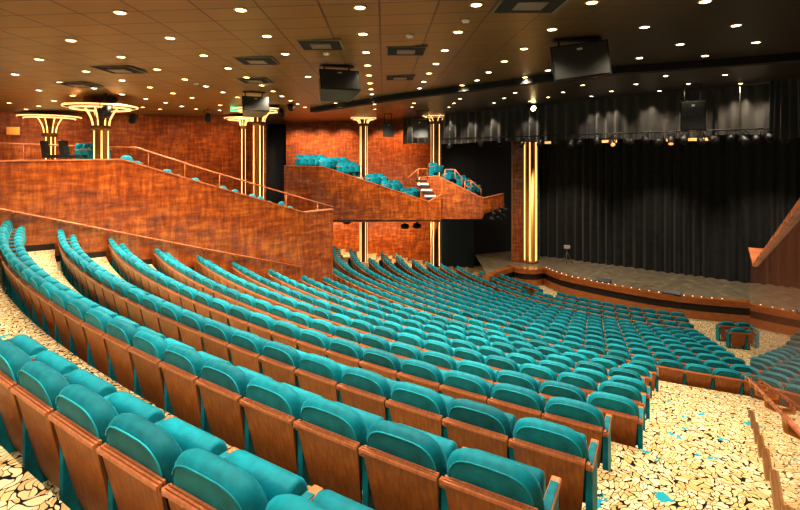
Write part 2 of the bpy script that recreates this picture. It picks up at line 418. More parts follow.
for k, (cv, zf) in enumerate(curves):
    def pt(p, h, d): o_ = p-(-RD*math.sin(h)+DD*math.cos(h))*d; return o_
    m_ = len(cv)
    A_ = [pt(p, h, .12) for p, h in cv]; 
    if k+1 < len(curves):
        nx_ = curves[k+1][0]; B_ = [pt(*nx_[min(i, len(nx_)-1)], .10) for i in range(m_)]; zl = curves[k+1][1]
    else: B_ = [pt(p, h, -1.0) for p, h in cv]; zl = zf-.2
    # extend over the aisle end
    ex = (RD*math.cos(cv[0][1])+DD*math.sin(cv[0][1]))*.3
    A_ = [A_[0]+ex]+A_; B_ = [B_[0]+ex]+B_; m_ += 1
    top = [Vector((p.x, p.y, zf)) for p in A_+B_]; low = [Vector((p.x, p.y, zf-1.2)) for p in A_+B_]
    vs = top+low; n2 = 2*m_
    fs = [(i, i+1, m_+i+1, m_+i) for i in range(m_-1)]
    fs += [(i, i+1, n2+i+1, n2+i) for i in range(m_-1)]+[(m_+i, m_+i+1, n2+m_+i+1, n2+m_+i) for i in range(m_-1)]
    fs += [(0, m_, n2+m_, n2), (m_-1, 2*m_-1, n2+2*m_-1, n2+m_-1)]
    mb.add(vs, fs)
struct(mb.obj('floor_side', 'carpet'))
# the small block across the right aisle
for k, pxs in ((9, (738, 757)), (10, (727.5, 744, 761))):
    R, z, ph = B_ROWS[k]; zf = CZ+z-KH; a = -.1
    while seat_px(R, a, zf)[0] < pxs[0]: a += .003
    for i in range(len(pxs)): spots.append([arc(R, a+S/R*i, zf), -TH+a+S/R*i, True, 'right', k, i, *seat_px(R, a+S/R*i, zf)])
inview = [s for s in spots if -25 < s[6] < 800 and s[7] < 560]
inview.sort(key=lambda s: s[0].y)
inview.sort(key=lambda s: s[0].y-(50 if s[3] == 'right' else 0)); near, rest = inview[:300], inview[300:]
proto = {False: build_seat(False), True: build_seat(True)}
used = set()
def place(src, s, label, group):
    if src not in used: used.add(src); o = src
    else: o = dup(src)
    o.location = s[0]; o.rotation_euler = (0, 0, s[1])
    return tag(o, label, 'theatre seat', group)
for s in near:
    k, i = s[4], s[5]
    if s[3] == 'rear':
        rowt = 'row closest to the camera' if k == 0 else ORD[k]+' row from the camera'
        frm = 'the aisle end' if k else 'its lower end'
        lab = 'teal wood-backed seat, '+rowt+', '+ORD[i]+' from '+frm
    elif s[3] == 'front':
        lab = 'teal velvet seat, '+('back row' if k == 0 else ORD[k]+' row behind the front' if 0 else ORD[k]+' row')+' of lower block, '+ORD[i]+' from right end'
    elif s[3] == 'right':
        lab = 'teal seat across the right aisle by the polished wall, '+('nearer' if k == 9 else 'farther')+' pair, '+ORD[i]+' along'
    else:
        lab = 'teal velvet seat, '+ORD[k]+' row of far side block, '+ORD[i]+' from its aisle'
    place(proto[s[2]], s, lab, {'rear': 'teal seats of the rear block', 'front': 'teal seats of the lower block', 'side': 'teal seats of the far side block', 'right': 'teal seats across the right aisle'}[s[3]])
mb = MB(); base = FARM
fv = [v.co.copy() for v in base.vertices]; ff = [tuple(p.vertices) for p in base.polygons]; fm = [p.material_index for p in base.polygons]
for s in rest:
    M = Matrix.Translation(s[0]) @ Matrix.Rotation(s[1], 4, 'Z')
    o = len(mb.v); mb.v += [tuple(M @ v) for v in fv]; mb.f += [tuple(i+o for i in f) for f in ff]; mb.m += fm; mb.sm += [True]*len(ff)
me = bpy.data.meshes.new('distant_theatre_seats'); me.from_pydata(mb.v, [], mb.f)
for m_ in ('velvet', 'seat_wood', 'arm_wood'): me.materials.append(MAT[m_])
me.polygons.foreach_set('material_index', mb.m); me.polygons.foreach_set('use_smooth', mb.sm); me.update()
o = bpy.data.objects.new('distant_theatre_seats', me); C.objects.link(o)
tag(o, 'many small teal theatre seats in curved rows in front of the stage', 'theatre seats', None, 'stuff')
print('SEATS', len(spots), len(near), len(rest), near[-1][3:6])

# ---------------------------------------------------------------- walls
def strip(name, pts, th, m, cap=None, capm='rail_wood', caph=.045):
    """upright partition along plan points (x, y, zbottom, ztop); thickness th to the far side"""
    mb = MB(); k = len(pts); vs = []
    nrm = []
    for i in range(k):
        a = Vector(pts[max(i-1, 0)][:2]); b_ = Vector(pts[min(i+1, k-1)][:2]); t = (b_-a).normalized(); nrm.append(Vector((-t.y, t.x)))
    for i, (x, y, zb, zt) in enumerate(pts):
        nn = nrm[i]*th
        vs += [(x, y, zb), (x, y, zt), (x+nn.x, y+nn.y, zt), (x+nn.x, y+nn.y, zb)]
    fs = [(i*4+j, i*4+(j+1) % 4, (i+1)*4+(j+1) % 4, (i+1)*4+j) for i in range(k-1) for j in range(4)]
    fs += [(0, 1, 2, 3), tuple((k-1)*4+j for j in (3, 2, 1, 0))]
    mb.add(vs, fs); o = mb.obj(name, m); o['kind'] = 'structure'
    if cap:
        mb = MB(); vs = []
        for i, (x, y, zb, zt) in enumerate(pts):
            nn = nrm[i]; a = Vector((x, y))-nn*.03; b_ = Vector((x, y))+nn*(th+.03)
            vs += [(a.x, a.y, zt), (a.x, a.y, zt+caph), (b_.x, b_.y, zt+caph), (b_.x, b_.y, zt)]
        mb.add(vs, fs); c_ = mb.obj(cap, capm, o)
    return o
def wl(px, Y, pb, pt):      # partition point from a column of the picture at a depth
    a = P(px, pb, Y); b_ = P(px, pt, Y); return (a.x, a.y, a.z, b_.z)
# left partition: plan line, then its bent end
LP, LD = Vector((-8.7, 13.3)), Vector((.825, .565))
def lw(px):                 # where the left partition stands in a picture column
    k = (px-CX)/F; t = (k*LP.y-LP.x)/(LD.x-k*LD.y); return LP+LD*t
pts = []
q = LP-LD*9; pts.append((q.x, q.y, CZ-2.6, CZ-.12))
for px, zt, zb in ((0, -.15, -3.2), (122, -.12, -4.2), (305, -2.07, -6)):
    q = lw(px); pts.append((q.x, q.y, CZ+zb, CZ+zt))
q = P(333, 210, 18.3); pts.append((q.x, q.y, CZ-6, CZ-2.07))
strip('wall_left', pts, .18, 'wall_burl', 'coping')
def rail(name, pts, r, label, out=None, posts=0, m='rail_wood', post_z=None):
    o = empty(name, pts[0]); inv = Vector(pts[0])
    MB().tube([Vector(p)-inv for p in pts], r, 10).obj('rail', m, o)
    if out is not None:
        tot = 0; segs = []
        for a, b_ in zip(pts, pts[1:]): d = (Vector(b_)-Vector(a)).length; segs.append((Vector(a), Vector(b_), d)); tot += d
        for k in range(posts):
            t = (k+.5)/posts*tot
            for a, b_, d in segs:
                if t <= d: p = a.lerp(b_, t/d); break
                t -= d
            if post_z is None:
                MB().tube([p-inv, p-inv+Vector((0, 0, -.07)), p-inv+Vector(out)+Vector((0, 0, -.09))], .026, 6).obj('bracket', 'gold', o)
            else:
                MB().tube([p-inv, p-inv+Vector((0, 0, -post_z))], .018, 6).obj('post', m, o)
    return tag(o, label, 'handrail')
LN = Vector((.565, -.825))
hp = []
for px, py in ((-60, 197), (0, 208.6), (200, 247.7), (300, 266.3)):
    q = lw(px); y = q.y; p = P(px, py, y); hp.append((p.x+LN.x*.09, p.y+LN.y*.09, p.z))
rail('handrail', hp, .026, 'long sloping wooden handrail fixed along the tall left wall', (-LN.x*.09, -LN.y*.09, 0), 10)
# dark skirting steps at the foot of the left wall
# right glossy partition
U0 = .40
def rw(v): return RD*U0+DD*v
pts = []
for v in (2.8, 4.1, 9.9, 11.75):
    q = rw(v); pts.append((q.x, q.y, CZ-6.2, CZ+(.66-.25*v if v < 11 else -1.83)))
o = strip('wall_right', [(x, y, a, b_) for x, y, a, b_ in pts][::-1], .22, 'wall_gloss', 'coping')
hp = []
for v in (3.0, 4.0, 8.0, 11.5):
    q = rw(v)-RD*.09; R = (Vector((q.x, q.y, 0))-ARC).length
    hp.append((q.x, q.y, CZ-.325-.337*v))
rail('handrail', hp, .017, 'wooden handrail on the polished right wall beside the aisle', tuple(RD*.09), 5)
# outer side wall beyond the right partition
pts = []
for v in (-4, 10, 24):
    q = RD*7+DD*v; pts.append((q.x, q.y, CZ-8, CZ+2.2))
strip('wall_outer_right', pts[::-1], .2, 'wall_satin')
# upper side walls
strip('wall_upper_left', [wl(-260, 17, 260, 60), wl(0, 19, 230, 98), wl(150, 22.5, 230, 100), wl(266, 26.5, 240, 100)], .2, 'wall_satin')
strip('wall_recess', [wl(266, 26.5, 240, 100), wl(268, 33, 240, 100), wl(288, 33.5, 240, 100)], .2, 'dark_wall')
strip('wall_far_left', [wl(286, 32, 240, 100), wl(345, 32.6, 230, 100), wl(442, 33.5, 230, 100)], .2, 'wall_satin')
strip('wall_under_balcony', [wl(300, 30, 275, 215), wl(380, 31.5, 275, 215), wl(437, 32.5, 275, 215)], .2, 'wall_burl')
strip('wall_stage_side', [wl(437, 32.4, 300, 95), wl(475, 33, 300, 95), wl(545, 35, 300, 95)], .2, 'dark_wall')
strip('wall_stage_panel', [wl(440, 32.0, 280, 215), wl(474, 32.5, 280, 215)], .1, 'navy_wall')
# balconies
def slab(name, pts, m):
    MBs = MB(); k = len(pts)
    MBs.add([(p.x, p.y, p.z) for p in pts]+[(p.x, p.y, p.z-.15) for p in pts], [tuple(range(k)), tuple(range(k, 2*k))]+[(i, (i+1) % k, k+(i+1) % k, k+i) for i in range(k)])
    return struct(MBs.obj(name, m))
strip('wall_balcony', [wl(284, 25.2, 220, 166), wl(323, 25.6, 220, 167), wl(400, 26.6, 220, 192.5), wl(429, 27, 220, 202), wl(441, 27.1, 220, 195)], .15, 'wall_burl', 'coping')
slab('ceiling_balcony', [P(284, 219.5, 25.3), P(441, 219.5, 27.2), P(441, 214, 32.4), P(284, 214, 31)], 'wall_burl')
strip('wall_balcony_stage', [wl(420, 27.6, 219, 177.5), wl(438, 27.4, 219, 176.5), wl(482, 26.7, 219, 198), wl(484, 26.7, 214, 198.5), wl(504, 27.0, 207, 194)], .15, 'wall_burl', 'coping')
# upper box floors hidden behind the partitions
fl = [lw(0), lw(122), lw(305)]
def box_floor(name, A, B, off, za, zb):
    n2 = Vector((-.565, .825))*off
    mbx = MB(); mbx.add([(A.x, A.y, za), (B.x, B.y, zb), (B.x+n2.x, B.y+n2.y, zb), (A.x+n2.x, A.y+n2.y, za)], [(0, 1, 2, 3)])
    return struct(mbx.obj(name, 'carpet'))
box_floor('floor_box', lw(-60)+Vector((-.1, .15)), lw(122)+Vector((-.1, .15)), 5.4, CZ-.42, CZ-.42)
box_floor('floor_box_slope', lw(122)+Vector((-.1, .15)), lw(318)+Vector((-.1, .15)), 5.4, CZ-.75, CZ-2.6)
# ceiling
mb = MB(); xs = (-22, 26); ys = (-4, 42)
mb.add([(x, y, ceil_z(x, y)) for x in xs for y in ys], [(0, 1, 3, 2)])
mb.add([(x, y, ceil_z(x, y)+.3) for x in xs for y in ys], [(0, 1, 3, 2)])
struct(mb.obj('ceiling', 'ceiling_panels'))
# dark beam slot across the ceiling
bp = [PC(px, py) for px, py in ((313, 108), (400, 94), (480, 84), (548, 75), (615, 67), (700, 61), (800, 53), (880, 46))]
mb = MB(); vs = []
for i, p in enumerate(bp):
    t = (bp[min(i+1, len(bp)-1)]-bp[max(i-1, 0)]).normalized(); nn = Vector((-t.y, t.x, 0)).normalized()*.16
    vs += [p-nn+Vector((0, 0, -.20)), p-nn+Vector((0, 0, .02)), p+nn+Vector((0, 0, .02)), p+nn+Vector((0, 0, -.20))]
k = len(bp)
mb.add(vs, [(i*4+j, i*4+(j+1) % 4, (i+1)*4+(j+1) % 4, (i+1)*4+j) for i in range(k-1) for j in range(4)]+[(0, 1, 2, 3), tuple((k-1)*4+j for j in (3, 2, 1, 0))])
struct(mb.obj('trim_ceiling_beam', 'dark_slot'))

# ---------------------------------------------------------------- ceiling downlights
DL = '''120,12 71,40 170,37.5 39,59 121,56.5 157,69 15,74 86,71 185,79 60,82 122,80 150,87 39,90 94,88 173,93 192,97.5 122,94 146,98.5 165.6,102.5 9,102.7 54,100.6 72.6,95.3 38.7,105.7 26,109 142.7,107 160,109 181.7,106 196,108.8
240.8,9.4 360,7 267,35.7 363,33.6 203.8,55 285.4,53.5 366,52 228,68 367.6,65 246.6,77 308,76.4 369,75 206,86 261.7,85 370,83 223,92 273,91 371,89 237.7,97 282,96 372,94 220,105 290.4,100.4 372.5,98 297.6,103.7 219.6,110 305,107 374.5,104 375,109 335.5,103
476.4,4.3 592,2 458,31.6 552,29 445,50 524,48.4 436,63.4 504.5,61 429,73 488.7,72 548,70 423.7,81.5 477,80 525,77 419.6,88 462,85 582.7,85 563,92 548,97 515,92.5 504,98 494,102.7 460,98.6 454,103 449,107 414,103 412,107 530,101 591.6,96
705,1 644.6,26.7 736,25 680,44 756,42 639.5,57.6 705,55.5 608,68 665.7,75.7 725,74.6 636,84 688.4,83.6 740.6,83.3 611.5,91 659.4,90.7'''
dl = [tuple(map(float, w.split(','))) for w in DL.split()]
dl.sort(key=lambda p: p[1])
lens_m = MB().lathe([(.0, -.014), (.07, -.014), (.076, -.004)], 14).mesh('lens', ['glow_lamp'])
ring_m = MB().lathe([(.078, -.002), (.08, -.018), (.1, -.012), (.105, .0), (.09, .01)], 16).mesh('trim_ring', ['ring_metal'])
band = 0
bands = [dl[i:i+9] for i in range(0, len(dl), 9)]
for bi, bd in enumerate(bands):
    bd.sort()
    for i, (px, py) in enumerate(bd):
        p = PC(px, py); o = empty('ceiling_downlight', p)
        for nme, me_ in (('lens', lens_m), ('trim_ring', ring_m)):
            c_ = bpy.data.objects.new(nme, me_); C.objects.link(c_); c_.parent = o
        tag(o, 'small round glowing ceiling downlight, %s from the left in %s band from the top' % (ORD[i], ORD[bi]), 'downlight', 'round downlights in the ceiling')
        ld = bpy.data.lights.new('downlight_lamp', 'SPOT'); lo = bpy.data.objects.new('downlight_lamp', ld); C.objects.link(lo)
        lo.parent = o; lo.location = (0, 0, -.05); ld.energy = 210; ld.color = (1, .82, .60); ld.spot_size = math.radians(128); ld.spot_blend = .6; ld.shadow_soft_size = .12

# ---------------------------------------------------------------- columns with light strips
def column(px, Y, base_py, cap_r, label, r=.2, strips=6, rib_h=.8, drop=.2):
    p = P(px, base_py, Y); h = ceil_z(p.x, p.y)-p.z
    o = empty('lit_column', p); neck = h-drop-rib_h
    MB().lathe([(r, 0), (r, neck), (r*1.5, neck+.03), (r*1.5, neck+.14), (r*.8, neck+.17), (r*.8, h)], 20).obj('shaft', 'dark_gold', o)
    for k in range(strips):
        a = 2*PI*k/strips+.3; x, y = math.cos(a)*r, math.sin(a)*r
        MB().box((-.02, -.02, .05), (.02, .02, neck-.02), Matrix.Translation((x, y, 0)) @ Matrix.Rotation(a, 4, 'Z')).obj('light_strip', 'glow_strip', o)
    for k in range(8):
        a = 2*PI*k/8+.2; rb = []
        for j in range(9):
            t = j/8; rr = r*1.25+r*1.6*t**1.9
            rb.append((math.cos(a)*rr, math.sin(a)*rr, neck+.15+(rib_h-.1)*t))
        MB().tube(rb, .024, 6).obj('flare_rib', 'glow_strip', o)
    z0 = h-drop
    MB().lathe([(r*2, z0-.06), (cap_r*.9, z0-.02), (cap_r, z0+.0), (cap_r, z0+.06), (r*2.4, z0+.10), (r*2.4, h-.004)], 32).obj('capital', 'dark_gold', o)
    for rr, zz in ((cap_r+.01, z0+.02), (cap_r*.82, z0-.05)):
        MB().tube([(math.cos(2*PI*j/32)*rr, math.sin(2*PI*j/32)*rr, zz) for j in range(32)], .03, 6, closed=True).obj('light_ring', 'glow_soft', o)
    tag(o, label, 'column', 'columns with warm light strips', 'thing')
    return o
column(101, 15.6, 200, 1.05, 'lit column with flared capital and wide ring, above left seats near the camera', drop=.33, rib_h=.75, strips=5)
column(50, 20, 195, 1.1, 'smaller lit column with wide glowing ring, farthest left, behind the first column', r=.18)
column(258, 20.5, 212, 1.05, 'tall lit column with light strips rising behind the sloping left wall', r=.22, strips=5, rib_h=.65, drop=.15)
column(243, 24.5, 200, .9, 'slim lit column just left of and behind the tall column', r=.11, strips=3, rib_h=.5)
column(363.5, 29, 262, .75, 'lit column passing through the balcony, above the side seats', r=.23, strips=5, rib_h=.45, drop=.1)
column(436, 29.5, 266, .6, 'lit column at the stage end of the balcony next to black wall', r=.30, strips=5, rib_h=.45, drop=.1)

# ---------------------------------------------------------------- stage
SZ = CZ-6.7
lip = [PZ(px, py, -6.7) for px, py in ((488, 277), (500, 271.5), (514, 266.5))]
lip2 = []
pc = PZ(527, 265, -6.7); ctr = pc+Vector((.1, .9, 0))
lipfar = [PZ(px, py, -6.7) for px, py in ((543, 267.6), (550, 271), (561, 275), (575, 278.4), (590, 281.4), (603, 284), (618, 286.7), (638, 290.4), (660, 293.7), (680, 296.2), (700, 298.3), (724, 300.4), (748, 302.2), (800, 305), (850, 307)) ]
nose = []
A_, B_ = lip[-1], lipfar[0]; mid = (A_+B_)/2; half = (B_-A_)/2; fw = Vector((half.y, -half.x, 0)).normalized()*half.length*.75
for j in range(1, 12):
    t = PI*j/12; nose.append(mid-half*math.cos(t)+fw*math.sin(t))
lip = lip+nose+lipfar
stage = empty('stage', mid); tag(stage, 'wooden stage with curved front edge and dark grey stage floor', 'stage', None, 'thing')
def band_mesh(z0, z1, off):
    mb = MB(); vs = []
    for i, p in enumerate(lip):
        t = (lip[min(i+1, len(lip)-1)]-lip[max(i-1, 0)]).normalized(); nn = Vector((t.y, -t.x, 0)).normalized()
        a = p+nn*off; b_ = p-nn*.35
        vs += [Vector((a.x, a.y, z0))-mid, Vector((a.x, a.y, z1))-mid, Vector((b_.x, b_.y, z1))-mid, Vector((b_.x, b_.y, z0))-mid]
    k = len(lip)
    mb.add(vs, [(i*4+j, i*4+(j+1) % 4, (i+1)*4+(j+1) % 4, (i+1)*4+j) for i in range(k-1) for j in range(4)]+[(0, 1, 2, 3), tuple((k-1)*4+j for j in (3, 2, 1, 0))]); return mb
H_ = SZ-FRONT
band_mesh(SZ-H_*.27, SZ+.01, .06).obj('edge_trim', 'stage_wood', stage)
band_mesh(SZ-H_*.62, SZ-H_*.27, -.04).obj('dark_band', 'trim_dark', stage)
band_mesh(FRONT-.02, SZ-H_*.62, .0).obj('base_panel', 'stage_wood', stage)
CU0, CU1 = PZ(545, 256.5, -6.7), PZ(748, 283, -6.7); cdir = (CU1-CU0).normalized()
CU1 = CU0+cdir*22; CU0 = CU0-cdir*1.2
bk = Vector((cdir.y*-1, cdir.x, 0))
poly = [p-mid for p in lip]+[CU1+bk*3-mid, CU0+bk*3-mid, P(475, 270, 32.5).xy.to_3d()-mid+Vector((0, 0, SZ))]
MB().add([(p.x, p.y, SZ-mid.z-.005) for p in poly], [tuple(range(len(poly)))]).obj('stage_floor', 'stage_floor', stage)
for i in range(26):
    t = i/25*(len(lipfar)-4); k = int(t); p = lipfar[k].lerp(lipfar[k+1], t-k)
    tt = (lipfar[k+1]-lipfar[k]).normalized(); p = p+Vector((-tt.y, tt.x, 0))*.22-mid
    MB().lathe([(.028, 0), (.032, .02), (.015, .035)], 8, (p.x, p.y, SZ-mid.z)).obj('footlight', 'glow_white', stage)
def curtain(name, a, b_, zb, zt, amp, waves, m, label, cat, hem=0, seed=1):
    rnd = random.Random(seed); a = Vector(a); b_ = Vector(b_); d = b_-a; ln = d.length; t = d.normalized(); nn = Vector((t.y, -t.x, 0))
    nx = waves*10; nz = 8; ph = [rnd.uniform(.6, 1.4) for _ in range(waves+2)]; vs = []
    for j in range(nz+1):
        s_ = j/nz
        for i in range(nx+1):
            u = i/nx; w = u*waves; k = int(w); A = amp*(ph[k]*(1-(w-k))+ph[k+1]*(w-k))
            off = math.sin(2*PI*w+1.2*math.sin(w*.7))*A*(.55+.45*(1-s_))+math.sin(w*.9)*amp*.5
            p = a+d*u+nn*off
            zz = zb+(zt-zb)*s_
            if hem: zz += (1-s_)*hem*math.sin(w*.55)*.5
            vs.append((p.x, p.y, zz))
    fs = [(j*(nx+1)+i, j*(nx+1)+i+1, (j+1)*(nx+1)+i+1, (j+1)*(nx+1)+i) for j in range(nz) for i in range(nx)]
    o = MB().add(vs, fs, 0, True).obj(name, m)
    return tag(o, label, cat)
curtain('stage_curtain', CU0, CU1, SZ+.01, CZ+2.0, .13, 46, 'black_cloth', 'tall black stage curtain in soft folds closing the back of the stage', 'curtain', seed=3)
q0 = PZ(536, 262, -6.7)+Vector((.35, .6, 0)); q0.z = 0
curtain('curtain_leg', q0, CU0+Vector((-.2, .6, 0)), SZ+.01, CZ+2.0, .09, 8, 'black_cloth', 'narrow black side curtain just right of the glowing stage pillar', 'curtain', seed=5)
# proscenium pillar
pp = PZ(526, 262, -6.7)
pr = empty('proscenium_pillar', (pp.x, pp.y, SZ), -.25)
hh = CZ+2.2-SZ
MB().bbox((-.85, -.15, 0), (-.12, .25, hh), .02).obj('wood_panel', 'wall_burl', pr)
for x in (-.86, -.16): MB().box((x-.035, -.19, .1), (x+.035, -.12, hh)).obj('panel_edging', 'gold', pr)
MB().lathe([(.44, 0), (.44, .1), (.38, .14), (.38, hh)], 20, (.28, 0, 0)).obj('shaft', 'gold', pr)
for k in range(6):
    a = 2*PI*k/6+.35
    MB().box((-.035, -.035, .15), (.035, .035, hh), Matrix.Translation((.28+.38*math.cos(a), .38*math.sin(a), 0)) @ Matrix.Rotation(a, 4, 'Z')).obj('light_strip', 'glow_strip', pr)
tag(pr, 'tall glowing gold pillar with wooden panel standing at left edge of stage', 'pillar', None, 'thing')
# valance
def vpt(px, vv=23.0):
    k = (px-CX)/F; Y = vv/(.714*k+.70); return Vector((k*Y, Y, 0))
curtain('valance', vpt(403), vpt(850), CZ+.78, CZ+2.75, .09, 44, 'valance_cloth', 'long gathered black valance hanging from the ceiling in front of the stage', 'valance', .12, 9)
o = curtain('valance_swag', vpt(770, 22.4), vpt(806, 22.0), CZ+.85, CZ+2.75, .16, 5, 'valance_cloth', 'pale lit gathered drape hanging at the right end of the black valance', 'drape', -.5, 12)

# ---------------------------------------------------------------- speakers, vents, spot lamps
def speaker(px, py, Y, w, h, d, rx, rz, label, hang=True, roll=0):
    p = P(px, py, Y); o = empty('loudspeaker', p, rz)
    M = Matrix.Rotation(roll, 4, 'Y') @ Matrix.Rotation(rx, 4, 'X')
    vs = [(-w/2, -d/2, -h/2), (w/2, -d/2, -h/2), (w/2*.75, d/2, -h/2), (-w/2*.75, d/2, -h/2)]
    vs = [M @ Vector(v) for v in vs+[(x, y, h/2) for x, y, z in vs]]
    MB().add(vs, [(0, 1, 2, 3), (4, 5, 6, 7), (0, 1, 5, 4), (1, 2, 6, 5), (2, 3, 7, 6), (3, 0, 4, 7)]).obj('cabinet', 'black_gloss', o)
    g = MB(); g.bbox((-w/2*.94, -d/2-.02, -h/2*.92), (w/2*.94, -d/2-.003, h/2*.92), .008, M); gg = g.obj('grille', 'speaker_grille', o)
    MB().bbox((-.05, -d/2-.026, h*.30), (.05, -d/2-.018, h*.36), .002, M).obj('badge', 'white_plastic', gg)
    if hang:
        top = ceil_z(p.x, p.y)-p.z
        for x in (-w*.32, w*.32):
            MB().tube([(x, .02, h*.4), (x, .02, top)], .02, 6).obj('hanger', 'black_metal', o)
        MB().box((-w*.42, -.06, top-.04), (w*.42, .10, top-.002)).obj('mounting_plate', 'black_metal', o)
    return tag(o, label, 'loudspeaker')
speaker(337, 86, 11.3, .95, .52, .62, -.35, .35, 'black wedge loudspeaker hanging from ceiling at the centre of the room')
speaker(254, 107, 15.5, .85, .5, .55, -.3, .5, 'small black loudspeaker hanging beside the second lit column')
speaker(577, 63, 9.3, 1.06, .66, .5, .0, -.12, 'large black rectangular loudspeaker hanging under the dark ceiling near the stage', True, -.12)
speaker(692.5, 116, 17.6, .78, 1.1, .5, 0, -.5, 'upright black loudspeaker hanging in front of the valance folds')
speaker(388, 129, 27, .6, .8, .5, .2, .1, 'tiny black loudspeaker hanging left of the valance end')
speaker(422, 128, 25.5, .9, 1.0, .5, .2, -.5, 'dark tilted loudspeaker hanging in front of the left end of the valance')
def vent(px, py, w, l, label, rz=0):
    p = PC(px, py); o = empty('ceiling_vent', p, rz)
    mb = MB()
    for s_ in (0, 1, 2):
        k = 1-.3*s_; mb.box((-w/2*k, -l/2*k, -.035+.008*s_), (w/2*k, l/2*k, -.028+.008*s_-.002))
    MB().box((-w/2, -l/2, -.03), (w/2, l/2, -.004)).obj('frame', 'grey_metal', o)
    MB().box((-w/2*.92, -l/2*.92, -.034), (w/2*.92, l/2*.92, -.0305)).obj('dark_opening', 'dark_slot', o)
    MB().box((-w/2*.45, -l/2*.45, -.05), (w/2*.45, l/2*.45, -.035)).obj('diffuser', 'grey_metal', o)
    return tag(o, label, 'ceiling vent')
vent(321, 44, .82, .8, 'square dark ceiling vent above the central hanging loudspeaker')
vent(406, 50, .82, .8, 'square dark ceiling vent right of the central hanging loudspeaker')
vent(400, 77, .82, .8, 'square ceiling vent farther back, behind another vent near centre')
vent(120, 69, .85, .85, 'dark square ceiling vent above the first lit column')
vent(79, 84, .85, .85, 'dark square ceiling vent left of and behind the vent above first column')
vent(257, 60, .82, .8, 'square ceiling vent above the small hanging loudspeaker')
vent(255, 80, .82, .8, 'square ceiling vent just above the small loudspeaker beside second column')
vent(530, 3, .95, .8, 'large square ceiling vent at the top edge of the photo')
def detector(px, py, label):
    p = PC(px, py); o = empty('smoke_detector', p)
    MB().lathe([(.07, 0), (.07, -.025), (.05, -.05), (.02, -.06)], 14).obj('housing', 'white_plastic', o)
    MB().lathe([(.018, -.055), (.012, -.075)], 8).obj('sensor', 'grey_metal', o)
    return tag(o, label, 'smoke detector')
detector(410, 35, 'white round smoke detector on ceiling right of the square vents')
detector(466, 19.5, 'small pale sprinkler detector on ceiling between two downlights')
detector(326.5, 53, 'small pale detector on ceiling below the central square vent')
detector(196, 83, 'white round detector on the ceiling left of the small loudspeaker')
# stage lamps along the bottom of the valance
def spotlamp(p, rz, rx, glow, label, top, size=.22):
    o = empty('stage_lamp', p, rz); M = Matrix.Rotation(rx, 4, 'X')
    can = MB().lathe([(size*.5, -.0), (size*.62, .02), (size*.62, size*1.5), (size*.35, size*1.9), (size*.2, size*2)], 14, (0, 0, 0), 0, M @ Matrix.Translation((0, 0, -size)))
    can.obj('lamp_housing', 'black_metal', o)
    MB().lathe([(0, -.012), (size*.5, -.012), (size*.52, -.002)], 12, (0, 0, 0), 0, M @ Matrix.Translation((0, 0, -size))).obj('lens', glow, o)
    y = [(-size*.75, 0, 0), (-size*.75, 0, size*1.2), (0, 0, size*1.5), (size*.75, 0, size*1.2), (size*.75, 0, 0)]
    yk = MB(); yk.tube(y, .018, 6); yk.tube([(0, 0, size*1.5), (0, 0, top-p.z)], .018, 6); yk.obj('yoke', 'black_metal', o)
    return tag(o, label, 'stage lamp', 'stage lamps under the valance')
bar = empty('lighting_bar', vpt(440, 22.6)+Vector((0, 0, CZ+1.02)))
MB().tube([vpt(440, 22.6)-vpt(440, 22.6), vpt(845, 22.6)-vpt(440, 22.6)], .03, 8).obj('pipe', 'black_metal', bar)
for px in (450, 540, 640, 740):
    q = vpt(px, 22.6); d = q-vpt(440, 22.6); zc = ceil_z(q.x, q.y)-CZ-1.02
    MB().tube([d, d+Vector((0, 0, zc))], .012, 6).obj('drop_wire', 'black_metal', bar)
tag(bar, 'long dark lighting pipe in front of the hem of the valance', 'lighting bar')
LX = [450, 481, 500, 522, 541, 557, 571, 580, 597, 612, 628, 645, 659, 671, 684, 701, 713, 731, 744, 756, 769, 783]
for i, px in enumerate(LX):
    q = vpt(px, 22.6); p = Vector((q.x, q.y, CZ+.62+.05*(i % 3)))
    g = 'glow_orange' if px in (612, 671) else 'dark_slot'
    spotlamp(p, -.3+random.uniform(-.7, .7), -.9+random.uniform(-.4, .5), g, 'black stage lamp under the valance, %s of the row from the left' % ORD[i], CZ+1.02, .19 if i % 2 else .23)
for (px0, px1) in ((545, 552), (602, 618), (666, 674), (688, 719), (740, 747)):
    a, b_ = vpt(px0, 22.9), vpt(px1, 22.9); t = (b_-a).normalized()
    o = empty('gel_strip_light', a+Vector((0, 0, CZ+.60)), math.atan2(t.y, t.x)); ln = (b_-a).length
    MB().bbox((0, -.06, -.02), (ln, .12, .18), .01).obj('housing', 'black_metal', o)
    MB().box((.02, -.075, .02), (ln-.02, -.062, .14)).obj('lens', 'glow_orange', o)
    MB().tube([(ln/2, .03, .18), (ln/2, .03, .42)], .02, 6).obj('clamp', 'black_metal', o)
    tag(o, 'orange glowing strip lamp under the valance, around %s position from the left' % ORD[{545: 0, 602: 1, 666: 2, 688: 3, 740: 4}[px0]], 'strip lamp', 'orange strip lamps under the valance')

